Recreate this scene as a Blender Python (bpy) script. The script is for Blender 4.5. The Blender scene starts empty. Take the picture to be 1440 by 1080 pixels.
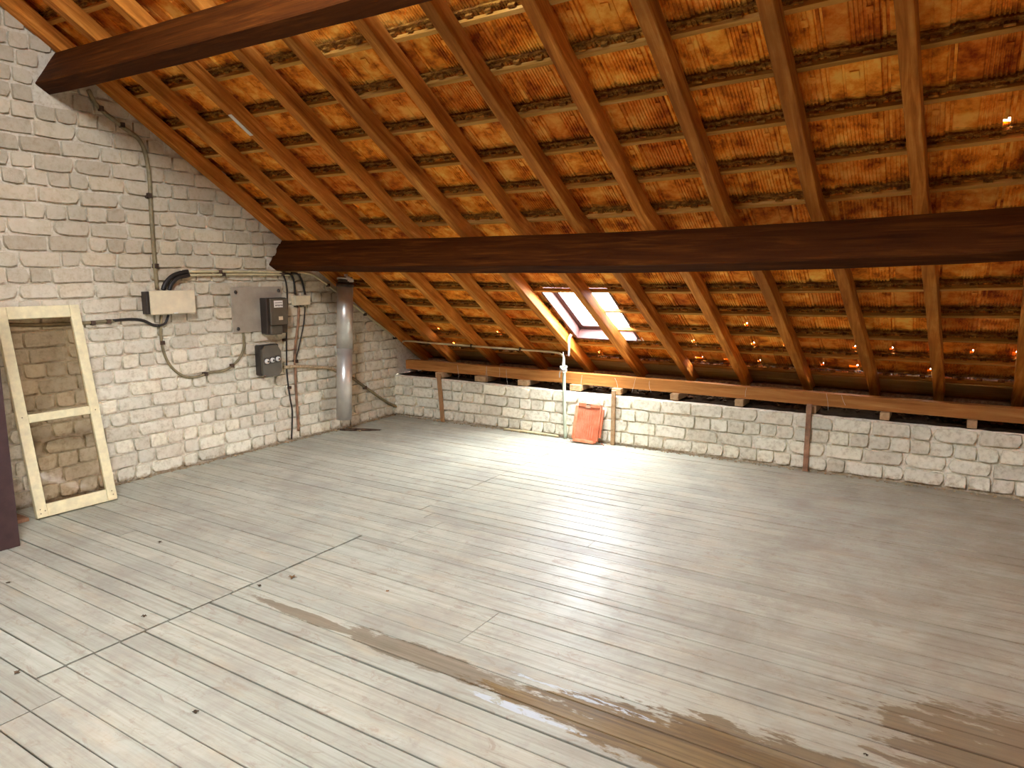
import bpy, math, random
from mathutils import Vector, Matrix
random.seed(7)
SC = bpy.context.scene
COL = SC.collection
# ---------------------------------------------------------------- camera
F = 985.0
CAM = Vector((5.72229, -6.57572, 1.7))
RR = ((0.848830136, 0.0801083441, -0.522561052),
      (0.528664930, -0.130286319, 0.838772238),
      (-0.000889900815, -0.988234855, -0.152941426))
cd = bpy.data.cameras.new('camera'); cam = bpy.data.objects.new('camera', cd); COL.objects.link(cam)
cd.sensor_width = 36.0; cd.lens = F * 36.0 / 1440.0; cd.clip_start = 0.05; cd.clip_end = 200
cam.matrix_world = Matrix(((RR[0][0], -RR[0][1], -RR[0][2], CAM.x),
                           (RR[1][0], -RR[1][1], -RR[1][2], CAM.y),
                           (RR[2][0], -RR[2][1], -RR[2][2], CAM.z), (0, 0, 0, 1)))
SC.camera = cam
# ---------------------------------------------------------------- light and exposure
w = bpy.data.worlds.new('sky'); SC.world = w; w.use_nodes = True
WT = w.node_tree; WT.nodes['Background'].inputs[0].default_value = (0.93, 0.96, 1.0, 1)
WT.nodes['Background'].inputs[1].default_value = 54.0
SC.view_settings.view_transform = 'Standard'; SC.view_settings.look = 'None'
SC.view_settings.gamma = 1.0; SC.view_settings.use_curve_mapping = False
SC.view_settings.exposure = 1.12
SC.cycles.use_denoising = True
SC.cycles.max_bounces = 14; SC.cycles.diffuse_bounces = 8; SC.cycles.transparent_max_bounces = 12
SC.cycles.sample_clamp_indirect = 20

# ---------------------------------------------------------------- helpers
def px(a, b, axis, val):
    """the point of the plane (axis = val) seen at pixel a, b of the 1440 x 1080 frame"""
    r = ((a - 720) / F, (b - 540) / F, 1.0)
    d = Vector([sum(RR[i][k] * r[k] for k in range(3)) for i in range(3)])
    return CAM + d * ((val - CAM[axis]) / d[axis])

def lap_attr(me, vals):
    a = me.attributes.new('lap', 'FLOAT', 'POINT'); a.data.foreach_set('value', vals); return me

def new_mesh(name, V, Fc, mat, smooth=False):
    me = bpy.data.meshes.new(name); me.from_pydata([tuple(v) for v in V], [], Fc); me.update()
    if mat: me.materials.append(mat)
    if smooth: me.polygons.foreach_set('use_smooth', [True] * len(me.polygons))
    return me

def obj(name, me, parent=None, mat4=None, kind=None, label=None, cat=None, group=None):
    o = bpy.data.objects.new(name, me); COL.objects.link(o)
    if parent is not None: o.parent = parent
    if mat4 is not None: o.matrix_basis = mat4
    if kind: o['kind'] = kind
    if label: o['label'] = label
    if cat: o['category'] = cat
    if group: o['group'] = group
    return o

class G:
    """collects boxes, tubes and free quads for one mesh"""
    def __init__(s): s.V = []; s.F = []
    def box(s, x0, x1, y0, y1, z0, z1, b=0.0):
        n = len(s.V)
        if b <= 0:
            s.V += [(x, y, z) for z in (z0, z1) for y in (y0, y1) for x in (x0, x1)]
            s.F += [tuple(n + i for i in f) for f in ((0, 2, 3, 1), (4, 5, 7, 6), (0, 1, 5, 4), (2, 6, 7, 3), (0, 4, 6, 2), (1, 3, 7, 5))]
            return s
        # chamfered box: 24 vertices
        X = (x0, x1); Y = (y0, y1); Z = (z0, z1); idx = {}
        for i in (0, 1):
            for j in (0, 1):
                for k in (0, 1):
                    sx = b if i == 0 else -b; sy = b if j == 0 else -b; sz = b if k == 0 else -b
                    for a, p in enumerate(((X[i], Y[j] + sy, Z[k] + sz), (X[i] + sx, Y[j], Z[k] + sz), (X[i] + sx, Y[j] + sy, Z[k]))):
                        idx[(i, j, k, a)] = len(s.V); s.V.append(p)
        q = s.F.append
        for i in (0, 1):
            q(tuple(idx[(i, j, k, 0)] for j, k in ((0, 0), (1, 0), (1, 1), (0, 1))))
            q(tuple(idx[(j, i, k, 1)] for j, k in ((0, 0), (1, 0), (1, 1), (0, 1))))
            q(tuple(idx[(j, k, i, 2)] for j, k in ((0, 0), (1, 0), (1, 1), (0, 1))))
        for i in (0, 1):
            for j in (0, 1):
                q((idx[(i, j, 0, 0)], idx[(i, j, 0, 1)], idx[(i, j, 1, 1)], idx[(i, j, 1, 0)]))
                q((idx[(i, 0, j, 0)], idx[(i, 0, j, 2)], idx[(i, 1, j, 2)], idx[(i, 1, j, 0)]))
                q((idx[(0, i, j, 1)], idx[(0, i, j, 2)], idx[(1, i, j, 2)], idx[(1, i, j, 1)]))
                for k in (0, 1): q(tuple(idx[(i, j, k, a)] for a in range(3)))
        return s
    def tube(s, pts, r, n=8, cap=True, smooth=6):
        P = [Vector(p) for p in pts]
        if smooth and len(P) > 2:
            Q = []
            for i in range(len(P) - 1):
                a = P[i - 1] if i else P[0]; b, c = P[i], P[i + 1]; d = P[i + 2] if i + 2 < len(P) else P[-1]
                for k in range(smooth):
                    t = k / smooth
                    Q.append(0.5 * ((2 * b) + (c - a) * t + (2 * a - 5 * b + 4 * c - d) * t * t + (3 * b - a - 3 * c + d) * t ** 3))
            Q.append(P[-1]); P = Q
        up = Vector((0.13, 0.21, 0.97)).normalized(); m0 = len(s.V); m = len(P)
        for i, p in enumerate(P):
            t = (P[min(i + 1, m - 1)] - P[max(i - 1, 0)]).normalized()
            if abs(t.dot(up)) > 0.97: up = Vector((1, 0.1, 0)).normalized()
            u = (up - t * up.dot(t)).normalized(); v = t.cross(u); up = u
            rr = r(i / (m - 1)) if callable(r) else r
            for k in range(n):
                a = 2 * math.pi * k / n; s.V.append(p + (u * math.cos(a) + v * math.sin(a)) * rr)
        for i in range(m - 1):
            for k in range(n):
                a = m0 + i * n + k; b = m0 + i * n + (k + 1) % n; s.F.append((a, b, b + n, a + n))
        if cap:
            s.F.append(tuple(m0 + k for k in reversed(range(n)))); s.F.append(tuple(m0 + (m - 1) * n + k for k in range(n)))
        return s
    def lathe(s, c, prof, n=20, axis='z'):
        """prof: list of (radius, height) along the axis from c"""
        m0 = len(s.V)
        for r, h in prof:
            for k in range(n):
                a = 2 * math.pi * k / n; p, q = r * math.cos(a), r * math.sin(a)
                s.V.append((c[0] + p, c[1] + q, c[2] + h) if axis == 'z' else (c[0] + h, c[1] + p, c[2] + q))
        for i in range(len(prof) - 1):
            for k in range(n):
                a = m0 + i * n + k; b = m0 + i * n + (k + 1) % n; s.F.append((a, b, b + n, a + n))
        s.F.append(tuple(m0 + k for k in range(n))); s.F.append(tuple(m0 + (len(prof) - 1) * n + k for k in range(n)))
        return s
    def mesh(s, name, mat, smooth=False): return new_mesh(name, s.V, s.F, mat, smooth)
    def build(s, name, mat, parent=None, smooth=False, **kw): return obj(name, s.mesh(name, mat, smooth), parent, **kw)

def empty(name, loc=(0, 0, 0), **kw):
    m = kw.pop('mat4', None)
    return obj(name, None, None, m if m is not None else Matrix.Translation(loc), **kw)

# ---------------------------------------------------------------- materials
def lin(c): return tuple(((v / 255) / 12.92 if v / 255 <= 0.04045 else ((v / 255 + 0.055) / 1.055) ** 2.4) for v in c) + (1,)
class M:
    def __init__(s, name, rough=0.7, spec=0.4, metal=0.0):
        s.m = bpy.data.materials.new(name); s.m.use_nodes = True; s.t = s.m.node_tree; s.N = s.t.nodes; s.L = s.t.links
        s.b = s.N['Principled BSDF']; s.b.inputs['Roughness'].default_value = rough
        s.b.inputs['Specular IOR Level'].default_value = spec; s.b.inputs['Metallic'].default_value = metal
    def node(s, t, **kw):
        n = s.N.new(t)
        for k, v in kw.items():
            if k in n.inputs.keys(): n.inputs[k].default_value = v
            else: setattr(n, k, v)
        return n
    def lk(s, a, b): s.L.new(a, b)
    def coords(s, scale=(1, 1, 1), world=False, rnd=True):
        if world: src = s.node('ShaderNodeNewGeometry').outputs['Position']
        else: src = s.node('ShaderNodeTexCoord').outputs['Object']
        if rnd:
            oi = s.node('ShaderNodeObjectInfo').outputs['Random']
            mu = s.node('ShaderNodeMath', operation='MULTIPLY'); s.lk(oi, mu.inputs[0]); mu.inputs[1].default_value = 37.0
            ad = s.node('ShaderNodeVectorMath', operation='ADD'); s.lk(src, ad.inputs[0]); s.lk(mu.outputs[0], ad.inputs[1]); src = ad.outputs[0]
        mp = s.node('ShaderNodeVectorMath', operation='MULTIPLY'); s.lk(src, mp.inputs[0]); mp.inputs[1].default_value = scale
        return mp.outputs[0]
    def noise(s, vec, scale=5, detail=4, rough=0.55, dist=0.0):
        n = s.node('ShaderNodeTexNoise'); n.inputs['Scale'].default_value = scale; n.inputs['Detail'].default_value = detail
        n.inputs['Roughness'].default_value = rough; n.inputs['Distortion'].default_value = dist; s.lk(vec, n.inputs['Vector']); return n.outputs[0]
    def ramp(s, f, stops):
        r = s.node('ShaderNodeValToRGB'); e = r.color_ramp.elements
        while len(e) < len(stops): e.new(0.5)
        for i, (p, c) in enumerate(stops):
            e[i].position = p; e[i].color = c if not isinstance(c, (int, float)) else (c, c, c, 1)
        s.lk(f, r.inputs[0]); return r.outputs[0]
    def mix(s, f, a, b, mode='MIX'):
        n = s.node('ShaderNodeMix'); n.data_type = 'RGBA'; n.blend_type = mode
        for sock, v in ((n.inputs[0], f), (n.inputs[6], a), (n.inputs[7], b)):
            if hasattr(v, 'is_linked') or hasattr(v, 'links'): s.lk(v, sock)
            else: sock.default_value = v
        return n.outputs[2]
    def math(s, op, a, b=None, clamp=False):
        n = s.node('ShaderNodeMath', operation=op); n.use_clamp = clamp
        for i, v in enumerate((a, b)):
            if v is None: continue
            if hasattr(v, 'links'): s.lk(v, n.inputs[i])
            else: n.inputs[i].default_value = v
        return n.outputs[0]
    def sep(s, v):
        n = s.node('ShaderNodeSeparateXYZ'); s.lk(v, n.inputs[0]); return n.outputs
    def color(s, c):
        if hasattr(c, 'links'): s.lk(c, s.b.inputs['Base Color'])
        else: s.b.inputs['Base Color'].default_value = c
        return s
    def bump(s, h, dist=0.004, strength=1.0):
        n = s.node('ShaderNodeBump'); n.inputs['Distance'].default_value = dist; n.inputs['Strength'].default_value = strength
        s.lk(h, n.inputs['Height']); s.lk(n.outputs[0], s.b.inputs['Normal']); return s
    def rough(s, r): s.lk(r, s.b.inputs['Roughness']); return s

def wood(name, dark, mid, light, axis=0, rough=0.65, bump=0.0012, spec=0.3, dirt=None):
    m = M(name, rough, spec); sc = [16, 16, 16]; sc[axis] = 1.1
    v = m.coords(tuple(sc)); a = m.noise(v, 1.6, 6, 0.62, 0.6)
    col = m.ramp(a, [(0.28, dark), (0.52, mid), (0.75, light)])
    v2 = m.coords((2.2, 2.2, 2.2)); b = m.noise(v2, 1.3, 5, 0.6)
    col = m.mix(m.ramp(b, [(0.35, 0.0), (0.7, 0.75)]), col, mid if dirt is None else dirt)
    oi = m.node('ShaderNodeObjectInfo').outputs['Random']
    col = m.mix(1.0, col, m.ramp(oi, [(0, (0.78, 0.76, 0.74, 1)), (1, (1.12, 1.08, 1.05, 1))]), 'MULTIPLY')
    m.color(col); m.bump(a, bump * 3)
    return m.m

MAT = {}
MAT['rafter'] = wood('rafter_wood', (0.18, 0.045, 0.005, 1), (0.58, 0.215, 0.032, 1), (0.86, 0.45, 0.11, 1), axis=1, spec=0.1, dirt=(0.34, 0.12, 0.018, 1))
MAT['purlin'] = wood('purlin_wood', (0.018, 0.004, 0.0008, 1), (0.06, 0.016, 0.002, 1), (0.15, 0.045, 0.006, 1), axis=0, rough=0.7, spec=0.06)
MAT['batten'] = wood('batten_wood', (0.30, 0.12, 0.02, 1), (0.54, 0.28, 0.06, 1), (0.78, 0.50, 0.18, 1), axis=0, spec=0.05)
MAT['eave'] = wood('eaves_board_wood', (0.36, 0.22, 0.07, 1), (0.62, 0.44, 0.18, 1), (0.78, 0.60, 0.30, 1), axis=0, spec=0.1)
MAT['plate'] = wood('plate_wood', (0.22, 0.08, 0.015, 1), (0.44, 0.19, 0.05, 1), (0.62, 0.34, 0.12, 1), axis=0, spec=0.1)
MAT['block'] = wood('block_wood', (0.25, 0.14, 0.06, 1), (0.45, 0.29, 0.15, 1), (0.58, 0.42, 0.26, 1), axis=1)
MAT['knee_batten'] = wood('upright_batten_wood', (0.16, 0.08, 0.03, 1), (0.36, 0.2, 0.09, 1), (0.55, 0.36, 0.2, 1), axis=2)

def clay(name, c0, c1, c2, dirt=True):
    m = M(name, 0.8, 0.12); v = m.coords((1, 1, 1)); a = m.noise(v, 7, 6, 0.65)
    col = m.ramp(a, [(0.34, c0), (0.48, c1), (0.64, c2)])
    oi = m.node('ShaderNodeObjectInfo').outputs['Random']
    col = m.mix(1.0, col, m.ramp(oi, [(0, (0.78, 0.58, 0.5, 1)), (0.5, (1, 0.95, 1, 1)), (1, (1.15, 1.2, 1.1, 1))]), 'MULTIPLY')
    if dirt:
        # grime and old mortar bedded where tiles lap, at tail and head; local Y runs up the slope
        at_ = m.node('ShaderNodeAttribute'); at_.attribute_name = 'lap'; y = at_.outputs['Fac']
        nn = m.noise(m.coords((5, 14, 5)), 3.0, 5, 0.65)
        wob = m.math('MULTIPLY', m.math('SUBTRACT', nn, 0.5), 0.13)
        yy = m.math('ADD', y, wob)
        lo = m.ramp(m.math('ADD', yy, 0.5), [(0.20, 1.0), (0.25, 0.0)])   # below y = -0.22
        hi = m.ramp(m.math('ADD', yy, 0.5), [(0.50, 0.0), (0.53, 1.0)])
        mask = m.math('MAXIMUM', lo, hi)
        dcol = m.ramp(m.noise(m.coords((8, 22, 8)), 3, 5, 0.7), [(0.35, (0.025, 0.009, 0.003, 1)), (0.5, (0.14, 0.055, 0.008, 1)), (0.66, (0.38, 0.20, 0.035, 1))])
        col = m.mix(m.math('MULTIPLY', mask, 0.9), col, dcol)
    m.color(col); m.bump(m.noise(v, 60, 4, 0.6), 0.0018)
    return m.m
MAT['tile'] = clay('roof_tile_clay', (0.30, 0.055, 0.005, 1), (0.78, 0.25, 0.018, 1), (0.95, 0.50, 0.09, 1))
MAT['loose_tile'] = clay('loose_tile_clay', (0.44, 0.12, 0.055, 1), (0.54, 0.17, 0.08, 1), (0.62, 0.26, 0.15, 1), dirt=False)

def paintwall(name, a, b, c, sc=1.0, stain=0.35, hs=0.62):
    m = M(name, 0.85, 0.2); v = m.coords((1, 1, 1), world=True, rnd=False)
    n1 = m.noise(v, 1.1, 5, 0.6); n2 = m.noise(v, 26 * sc, 5, 0.65)
    col = m.ramp(n2, [(0.32, a), (0.5, b), (0.68, c)])
    z = m.sep(v)[2]
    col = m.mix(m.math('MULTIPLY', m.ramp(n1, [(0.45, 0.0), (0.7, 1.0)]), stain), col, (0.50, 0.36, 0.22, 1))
    # dimmer light towards the roof put into the colour; browner band along the floor
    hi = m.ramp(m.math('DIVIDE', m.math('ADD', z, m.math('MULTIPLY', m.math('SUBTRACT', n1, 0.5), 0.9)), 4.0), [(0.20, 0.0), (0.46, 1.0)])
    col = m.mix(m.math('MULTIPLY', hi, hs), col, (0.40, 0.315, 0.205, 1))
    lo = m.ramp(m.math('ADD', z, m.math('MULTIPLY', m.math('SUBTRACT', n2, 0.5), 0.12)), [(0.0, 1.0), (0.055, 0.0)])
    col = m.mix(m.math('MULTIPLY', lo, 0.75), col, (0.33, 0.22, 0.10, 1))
    oi = m.node('ShaderNodeObjectInfo').outputs['Random']
    col = m.mix(1.0, col, m.ramp(oi, [(0, (0.80, 0.78, 0.76, 1)), (0.6, (1, 1, 1, 1)), (1, (1.06, 1.04, 1.0, 1))]), 'MULTIPLY')
    m.color(col); m.bump(m.noise(v, 45, 5, 0.65), 0.003)
    return m.m
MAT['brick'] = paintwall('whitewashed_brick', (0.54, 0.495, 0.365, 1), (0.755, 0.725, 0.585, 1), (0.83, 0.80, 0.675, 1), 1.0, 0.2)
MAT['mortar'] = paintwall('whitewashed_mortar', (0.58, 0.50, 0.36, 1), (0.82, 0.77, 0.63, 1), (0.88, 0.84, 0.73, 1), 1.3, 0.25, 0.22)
MAT['rawbrick'] = paintwall('bare_brick', (0.10, 0.05, 0.025, 1), (0.19, 0.10, 0.05, 1), (0.30, 0.20, 0.12, 1))

def floor_mat():
    m = M('painted_floor_boards', 0.4, 0.2); W = m.coords((1, 1, 1), world=True, rnd=False)
    g = m.noise(m.coords((0.9, 26, 1), world=True), 1.7, 6, 0.65, 0.4)            # grain along the boards
    base = m.ramp(g, [(0.25, (0.27, 0.265, 0.205, 1)), (0.5, (0.39, 0.402, 0.332, 1)), (0.8, (0.48, 0.50, 0.43, 1))])
    oi = m.node('ShaderNodeObjectInfo').outputs['Random']
    base = m.mix(1.0, base, m.ramp(oi, [(0, (0.86, 0.84, 0.82, 1)), (0.45, (1, 0.99, 0.97, 1)), (0.75, (1.02, 0.975, 0.93, 1)), (1, (1.1, 1.08, 1.05, 1))]), 'MULTIPLY')
    blot = m.noise(W, 2.3, 6, 0.66, 0.3)
    base = m.mix(m.math('MULTIPLY', m.ramp(blot, [(0.46, 0.0), (0.66, 1.0)]), 0.6), base, (0.27, 0.25, 0.205, 1))
    fine = m.noise(W, 11, 6, 0.7, 0.5)
    base = m.mix(m.math('MULTIPLY', m.ramp(fine, [(0.54, 0.0), (0.72, 1.0)]), 0.55), base, (0.26, 0.235, 0.185, 1))
    scuff = m.noise(m.coords((3, 7, 1), world=True, rnd=False), 2.2, 7, 0.75, 0.8)
    base = m.mix(m.math('MULTIPLY', m.ramp(scuff, [(0.56, 0.0), (0.64, 1.0)]), 0.6), base, (0.27, 0.22, 0.16, 1))
    ye = m.noise(m.coords((1.2, 4, 1), world=True, rnd=False), 1.7, 5, 0.6)
    base = m.mix(m.math('MULTIPLY', m.ramp(ye, [(0.55, 0.0), (0.7, 1.0)]), 0.35), base, (0.47, 0.38, 0.24, 1))
    x, y, z = m.sep(W)
    wn = m.noise(m.coords((3.5, 11, 1), world=True, rnd=False), 1.6, 6, 0.65)
    def ell(cx, cy, rx, ry, amp=0.9, soft=0.25):
        a = m.math('POWER', m.math('ABSOLUTE', m.math('DIVIDE', m.math('SUBTRACT', x, cx), rx)), 2.0)
        b = m.math('POWER', m.math('ABSOLUTE', m.math('DIVIDE', m.math('SUBTRACT', y, cy), ry)), 2.0)
        d = m.math('ADD', m.math('ADD', a, b), m.math('MULTIPLY', m.math('SUBTRACT', wn, 0.5), amp * 4))
        return m.ramp(d, [(1.0 - soft, 1.0), (1.0, 0.0)])
    woodc = m.ramp(g, [(0.3, (0.05, 0.026, 0.008, 1)), (0.5, (0.14, 0.085, 0.024, 1)), (0.75, (0.25, 0.16, 0.055, 1))])
    dull = m.ramp(g, [(0.3, (0.13, 0.10, 0.06, 1)), (0.7, (0.22, 0.18, 0.12, 1))])
    # a long stain beside the wide joint, paint worn to bare wood at its end and by the right corner
    s1 = m.math('MAXIMUM', ell(3.15, -4.31, 0.50, 0.035), ell(3.85, -4.30, 0.62, 0.075))
    base = m.mix(m.math('MULTIPLY', s1, 0.85), base, dull)
    s2 = m.math('MAXIMUM', ell(5.0, -4.28, 0.62, 0.16), ell(4.45, -4.33, 0.35, 0.05))
    base = m.mix(m.math('MULTIPLY', s2, 0.95), base, woodc)
    s3 = m.math('MAXIMUM', ell(6.2, -3.75, 0.62, 0.36, 1.1), ell(5.5, -4.15, 0.7, 0.13, 1.1))
    base = m.mix(m.math('MULTIPLY', s3, 0.85), base, m.mix(0.35, woodc, (0.075, 0.05, 0.028, 1)))
    s4 = m.math('MAXIMUM', ell(4.6, -4.19, 0.34, 0.018), ell(4.42, -4.40, 0.26, 0.02))
    wht = m.math('MULTIPLY', s4, m.ramp(scuff, [(0.44, 0.0), (0.5, 1.0)]))
    base = m.mix(m.math('MULTIPLY', wht, 0.9), base, (0.44, 0.50, 0.54, 1))
    # right side of the room: brown stain plus window falloff put into the colour
    brn = m.math('MULTIPLY', m.ramp(m.math('DIVIDE', x, 10.0), [(0.43, 0.0), (0.64, 1.0)]), 0.78)
    base = m.mix(m.math('MULTIPLY', brn, m.ramp(blot, [(0.3, 0.7), (0.6, 1.0)])), base, (0.165, 0.115, 0.068, 1))
    # foot-worn dust by the gable
    m.color(base)
    m.rough(m.ramp(m.math('ADD', m.math('MULTIPLY', blot, 0.6), m.math('MULTIPLY', scuff, 0.4)), [(0.35, 0.36), (0.65, 0.58)]))
    m.bump(m.math('ADD', g, m.math('MULTIPLY', scuff, 0.6)), 0.0016)
    return m.m
MAT['floor'] = floor_mat()
def plain(name, c, rough=0.6, spec=0.4, metal=0.0, var=0.18, scale=12, bump=0.0):
    m = M(name, rough, spec, metal); v = m.coords((1, 1, 1)); n = m.noise(v, scale, 5, 0.6)
    d = tuple(x * (1 - var * 1.6) for x in c[:3]) + (1,); l = tuple(min(1, x * (1 + var)) for x in c[:3]) + (1,)
    m.color(m.ramp(n, [(0.3, d), (0.7, l)]))
    if bump: m.bump(n, bump)
    return m.m
MAT['under'] = plain('dark_underfloor', (0.012, 0.008, 0.005, 1), 0.9)
MAT['rubble'] = plain('mortar_rubble', (0.42, 0.31, 0.18, 1), 0.95, 0.1, var=0.4, scale=25, bump=0.004)
MAT['soot'] = plain('sooty_debris', (0.10, 0.065, 0.04, 1), 0.95, 0.1, var=0.6, scale=25, bump=0.004)
MAT['dirt'] = plain('dirt_with_void_shade', (0.045, 0.028, 0.016, 1), 0.95, 0.05, var=0.5, scale=20, bump=0.003)  # dirt blackened further to carry the shade of the void behind the plate
MAT['steel'] = plain('galvanised_steel', (0.70, 0.68, 0.63, 1), 0.38, 0.5, 0.65, var=0.12, scale=6)
MAT['rust'] = plain('dark_rusty_metal', (0.09, 0.055, 0.035, 1), 0.7, 0.3, 0.3, var=0.4)
MAT['cream'] = plain('cream_enamel', (0.70, 0.60, 0.40, 1), 0.35, 0.5, var=0.08)
MAT['creampaint'] = plain('cream_gloss_paint', (0.74, 0.66, 0.40, 1), 0.5, 0.4, var=0.10, scale=18)
MAT['conduit'] = plain('painted_conduit', (0.24, 0.19, 0.10, 1), 0.5, 0.4, var=0.25)
MAT['creamtube'] = plain('cream_tube', (0.58, 0.51, 0.30, 1), 0.45, 0.4, var=0.12)
MAT['greentube'] = plain('pale_green_tube', (0.42, 0.46, 0.33, 1), 0.45, 0.4, var=0.1)
MAT['cable'] = plain('black_cable', (0.02, 0.014, 0.01, 1), 0.5, 0.4)
MAT['black'] = plain('black_bakelite', (0.035, 0.026, 0.02, 1), 0.35, 0.5)
MAT['darkgrey'] = plain('dark_grey_bakelite', (0.10, 0.085, 0.06, 1), 0.4, 0.5, var=0.1)
MAT['board'] = plain('grey_meter_board', (0.36, 0.31, 0.24, 1), 0.6, 0.3, var=0.12, scale=7)
MAT['white'] = plain('white_porcelain', (0.8, 0.78, 0.72, 1), 0.3, 0.5, var=0.05)
MAT['purple'] = plain('mauve_brown_paint', (0.060, 0.030, 0.028, 1), 0.6, 0.3, var=0.15)
MAT['rope'] = plain('twisted_fibre_lagging', (0.55, 0.42, 0.26, 1), 0.95, 0.1, var=0.3, scale=40, bump=0.004)
MAT['rustpipe'] = plain('rust_stained_pipe', (0.30, 0.16, 0.09, 1), 0.7, 0.3, var=0.4, scale=10)
MAT['cloth'] = plain('off_white_rag', (0.40, 0.36, 0.30, 1), 0.9, 0.1, var=0.1)
MAT['web'] = plain('dusty_cobweb', (0.6, 0.56, 0.5, 1), 0.9, 0.1)
MAT['leaf'] = plain('dry_leaf', (0.20, 0.10, 0.035, 1), 0.8, 0.2, var=0.4, scale=40)
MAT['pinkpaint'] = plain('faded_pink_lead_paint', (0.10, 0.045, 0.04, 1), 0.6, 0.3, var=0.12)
MAT['bellows'] = plain('white_strip_paint', (0.75, 0.66, 0.55, 1), 0.7, 0.2, var=0.05)
def glass(name, tint, gloss=0.05):
    m = M(name); t = m.node('ShaderNodeBsdfTransparent'); t.inputs[0].default_value = tint
    g = m.node('ShaderNodeBsdfGlossy'); g.inputs['Roughness'].default_value = 0.04
    mx = m.node('ShaderNodeMixShader'); mx.inputs[0].default_value = gloss; m.lk(t.outputs[0], mx.inputs[1]); m.lk(g.outputs[0], mx.inputs[2])
    m.lk(mx.outputs[0], m.N['Material Output'].inputs[0]); return m.m
MAT['glass'] = glass('clear_window_glass', (0.95, 0.96, 0.97, 1))
MAT['dirtyglass'] = glass('dusty_frame_glass', (0.80, 0.75, 0.69, 1), 0.002)

# ---------------------------------------------------------------- roof frame of reference
NR = Vector((0, 0.645, 1.0)).normalized(); DS = Vector((0, -1.0, 0.645)).normalized()
SOF = 0.88
def sag(x, s):
    b = min(1, max(0, (s + 0.4) / 2.5)); b = b * b * (3 - 2 * b)
    k = 0.0085 if x > 3.4 else 0.003
    x = min(x, 6.8)
    return k * (x - 3.4) ** 2 * b
def roof(x, s, off=0.0, sg=True):
    p = Vector((x, 0, SOF)) + DS * s + NR * off
    if sg: p.z += sag(x, s)
    return p
def roof_matrix(x, s, off, sg=True, tilt=0.0):
    p = roof(x, s, off, sg)
    m = Matrix(((-1, 0, 0, p.x), (0, DS.y, NR.y, p.y), (0, DS.z, NR.z, p.z), (0, 0, 0, 1)))
    return m @ Matrix.Rotation(tilt, 4, 'Z')
RIDGE_S = 6.35
RIDGE = roof(0, RIDGE_S, 0, False)
XE = 9.0       # right gable
YB = 2 * RIDGE.y - 0.05   # far knee wall behind the camera

# ---------------------------------------------------------------- floor
FL = empty('floor', kind='structure')
G().box(-0.3, XE, YB, 0.3, -0.12, -0.055).build('sub_floor', MAT['under'], FL)
def board_mesh(L, Wd):
    g = G(); c = 0.0022
    V = []; ns = max(2, int(L / 0.6))
    for i in range(ns + 1):
        x = L * i / ns; dy0 = random.uniform(-0.0012, 0.0012); dy1 = random.uniform(-0.0012, 0.0012); dz = random.uniform(-0.0008, 0.0008)
        V += [(x, dy0, -0.022), (x, dy0, -c + dz), (x, dy0 + c, dz), (x, Wd - c + dy1, dz), (x, Wd + dy1, -c + dz), (x, Wd + dy1, -0.022)]
    Fc = []
    for i in range(ns):
        for k in range(5):
            a = i * 6 + k; Fc.append((a, a + 6, a + 7, a + 1))
    Fc += [(0, 1, 2, 3, 4, 5), tuple(ns * 6 + k for k in (5, 4, 3, 2, 1, 0))]
    return new_mesh('floor_board', V, Fc, MAT['floor'])
def board(x0, x1, y0, y1):
    g = random.choice((0.003, 0.004, 0.0055, 0.007))
    o = obj('floor_board', board_mesh(x1 - x0 - 0.003, y1 - y0 - g), FL, Matrix.Translation((x0 + 0.0015, y0 + g / 2, random.uniform(-0.0012, 0.0012))))
    return o
ystart = -0.02
rows = []
y = -3.335
hi = [-3.335 + 0.12 * i for i in range(0, 28)]
hi = [v for v in hi if v < -0.04] + [0.0]
for a, b in zip(hi[:-1], hi[1:]):
    c = (a + b) / 2
    j = 2.84 if c < -2.75 else 2.535
    if -3.36 < c and c < -2.75: j = 2.84 if c < -2.87 else 2.66
    board(0.02, j, a, b)
    right = [j]
    if -4.2 < c < -1.2 and random.random() < 0.22: right.append(random.choice((3.89, 5.8, 4.9)))
    right.append(7.4 if random.random() < 0.5 else 6.9); right.append(XE)
    for p, q in zip(right[:-1], right[1:]):
        aa, bb = a, b
        if abs(a + 1.895) < 0.01: aa = a + (0.006 if q < 6 else 0)
        board(p, q, aa, bb)
lo_l = [-5.307 + 0.12325 * i for i in range(0, 17)]
for a, b in zip(lo_l[:-1], lo_l[1:]):
    wide = 0.004 if random.random() < 0.2 else 0
    if abs(a + 4.2) < 0.07 or abs(a + 3.58) < 0.04:
        board(0.02, 1.17, a, b); board(1.17, 2.532, a + wide, b)
    else: board(0.02, 2.528, a + wide, b)
lo_r = [-3.335, -3.395] + [-3.395 - 0.1195 * i for i in range(1, 17)]
for b, a in zip(lo_r[:-1], lo_r[1:]):
    c = (a + b) / 2; right = [2.540]
    if -4.1 < c < -3.75: right.append(3.89)
    elif random.random() < 0.15: right.append(5.15)
    right += [random.choice((6.9, 7.4)), XE]
    for p, q in zip(right[:-1], right[1:]):
        board(p, q, a, b - (0.008 if abs(b + 4.4705) < 0.02 else 0))
yy = -5.307
while yy > YB:
    a = yy - 0.12
    j = 2.76 if yy > -5.6 else random.choice((2.53, 3.4, 4.4))
    board(0.02, j, a, yy); board(j + 0.004, XE, a, yy); yy = a

# ---------------------------------------------------------------- walls
def bump_grid(fn, nu, nv, amp, mat, name, kw):
    V = []; Fc = []
    for i in range(nu + 1):
        for j in range(nv + 1): V.append(fn(i / nu, j / nv, random.uniform(-amp, amp)))
    for i in range(nu):
        for j in range(nv):
            a = i * (nv + 1) + j; Fc.append((a, a + nv + 1, a + nv + 2, a + 1))
    return V, Fc
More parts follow.
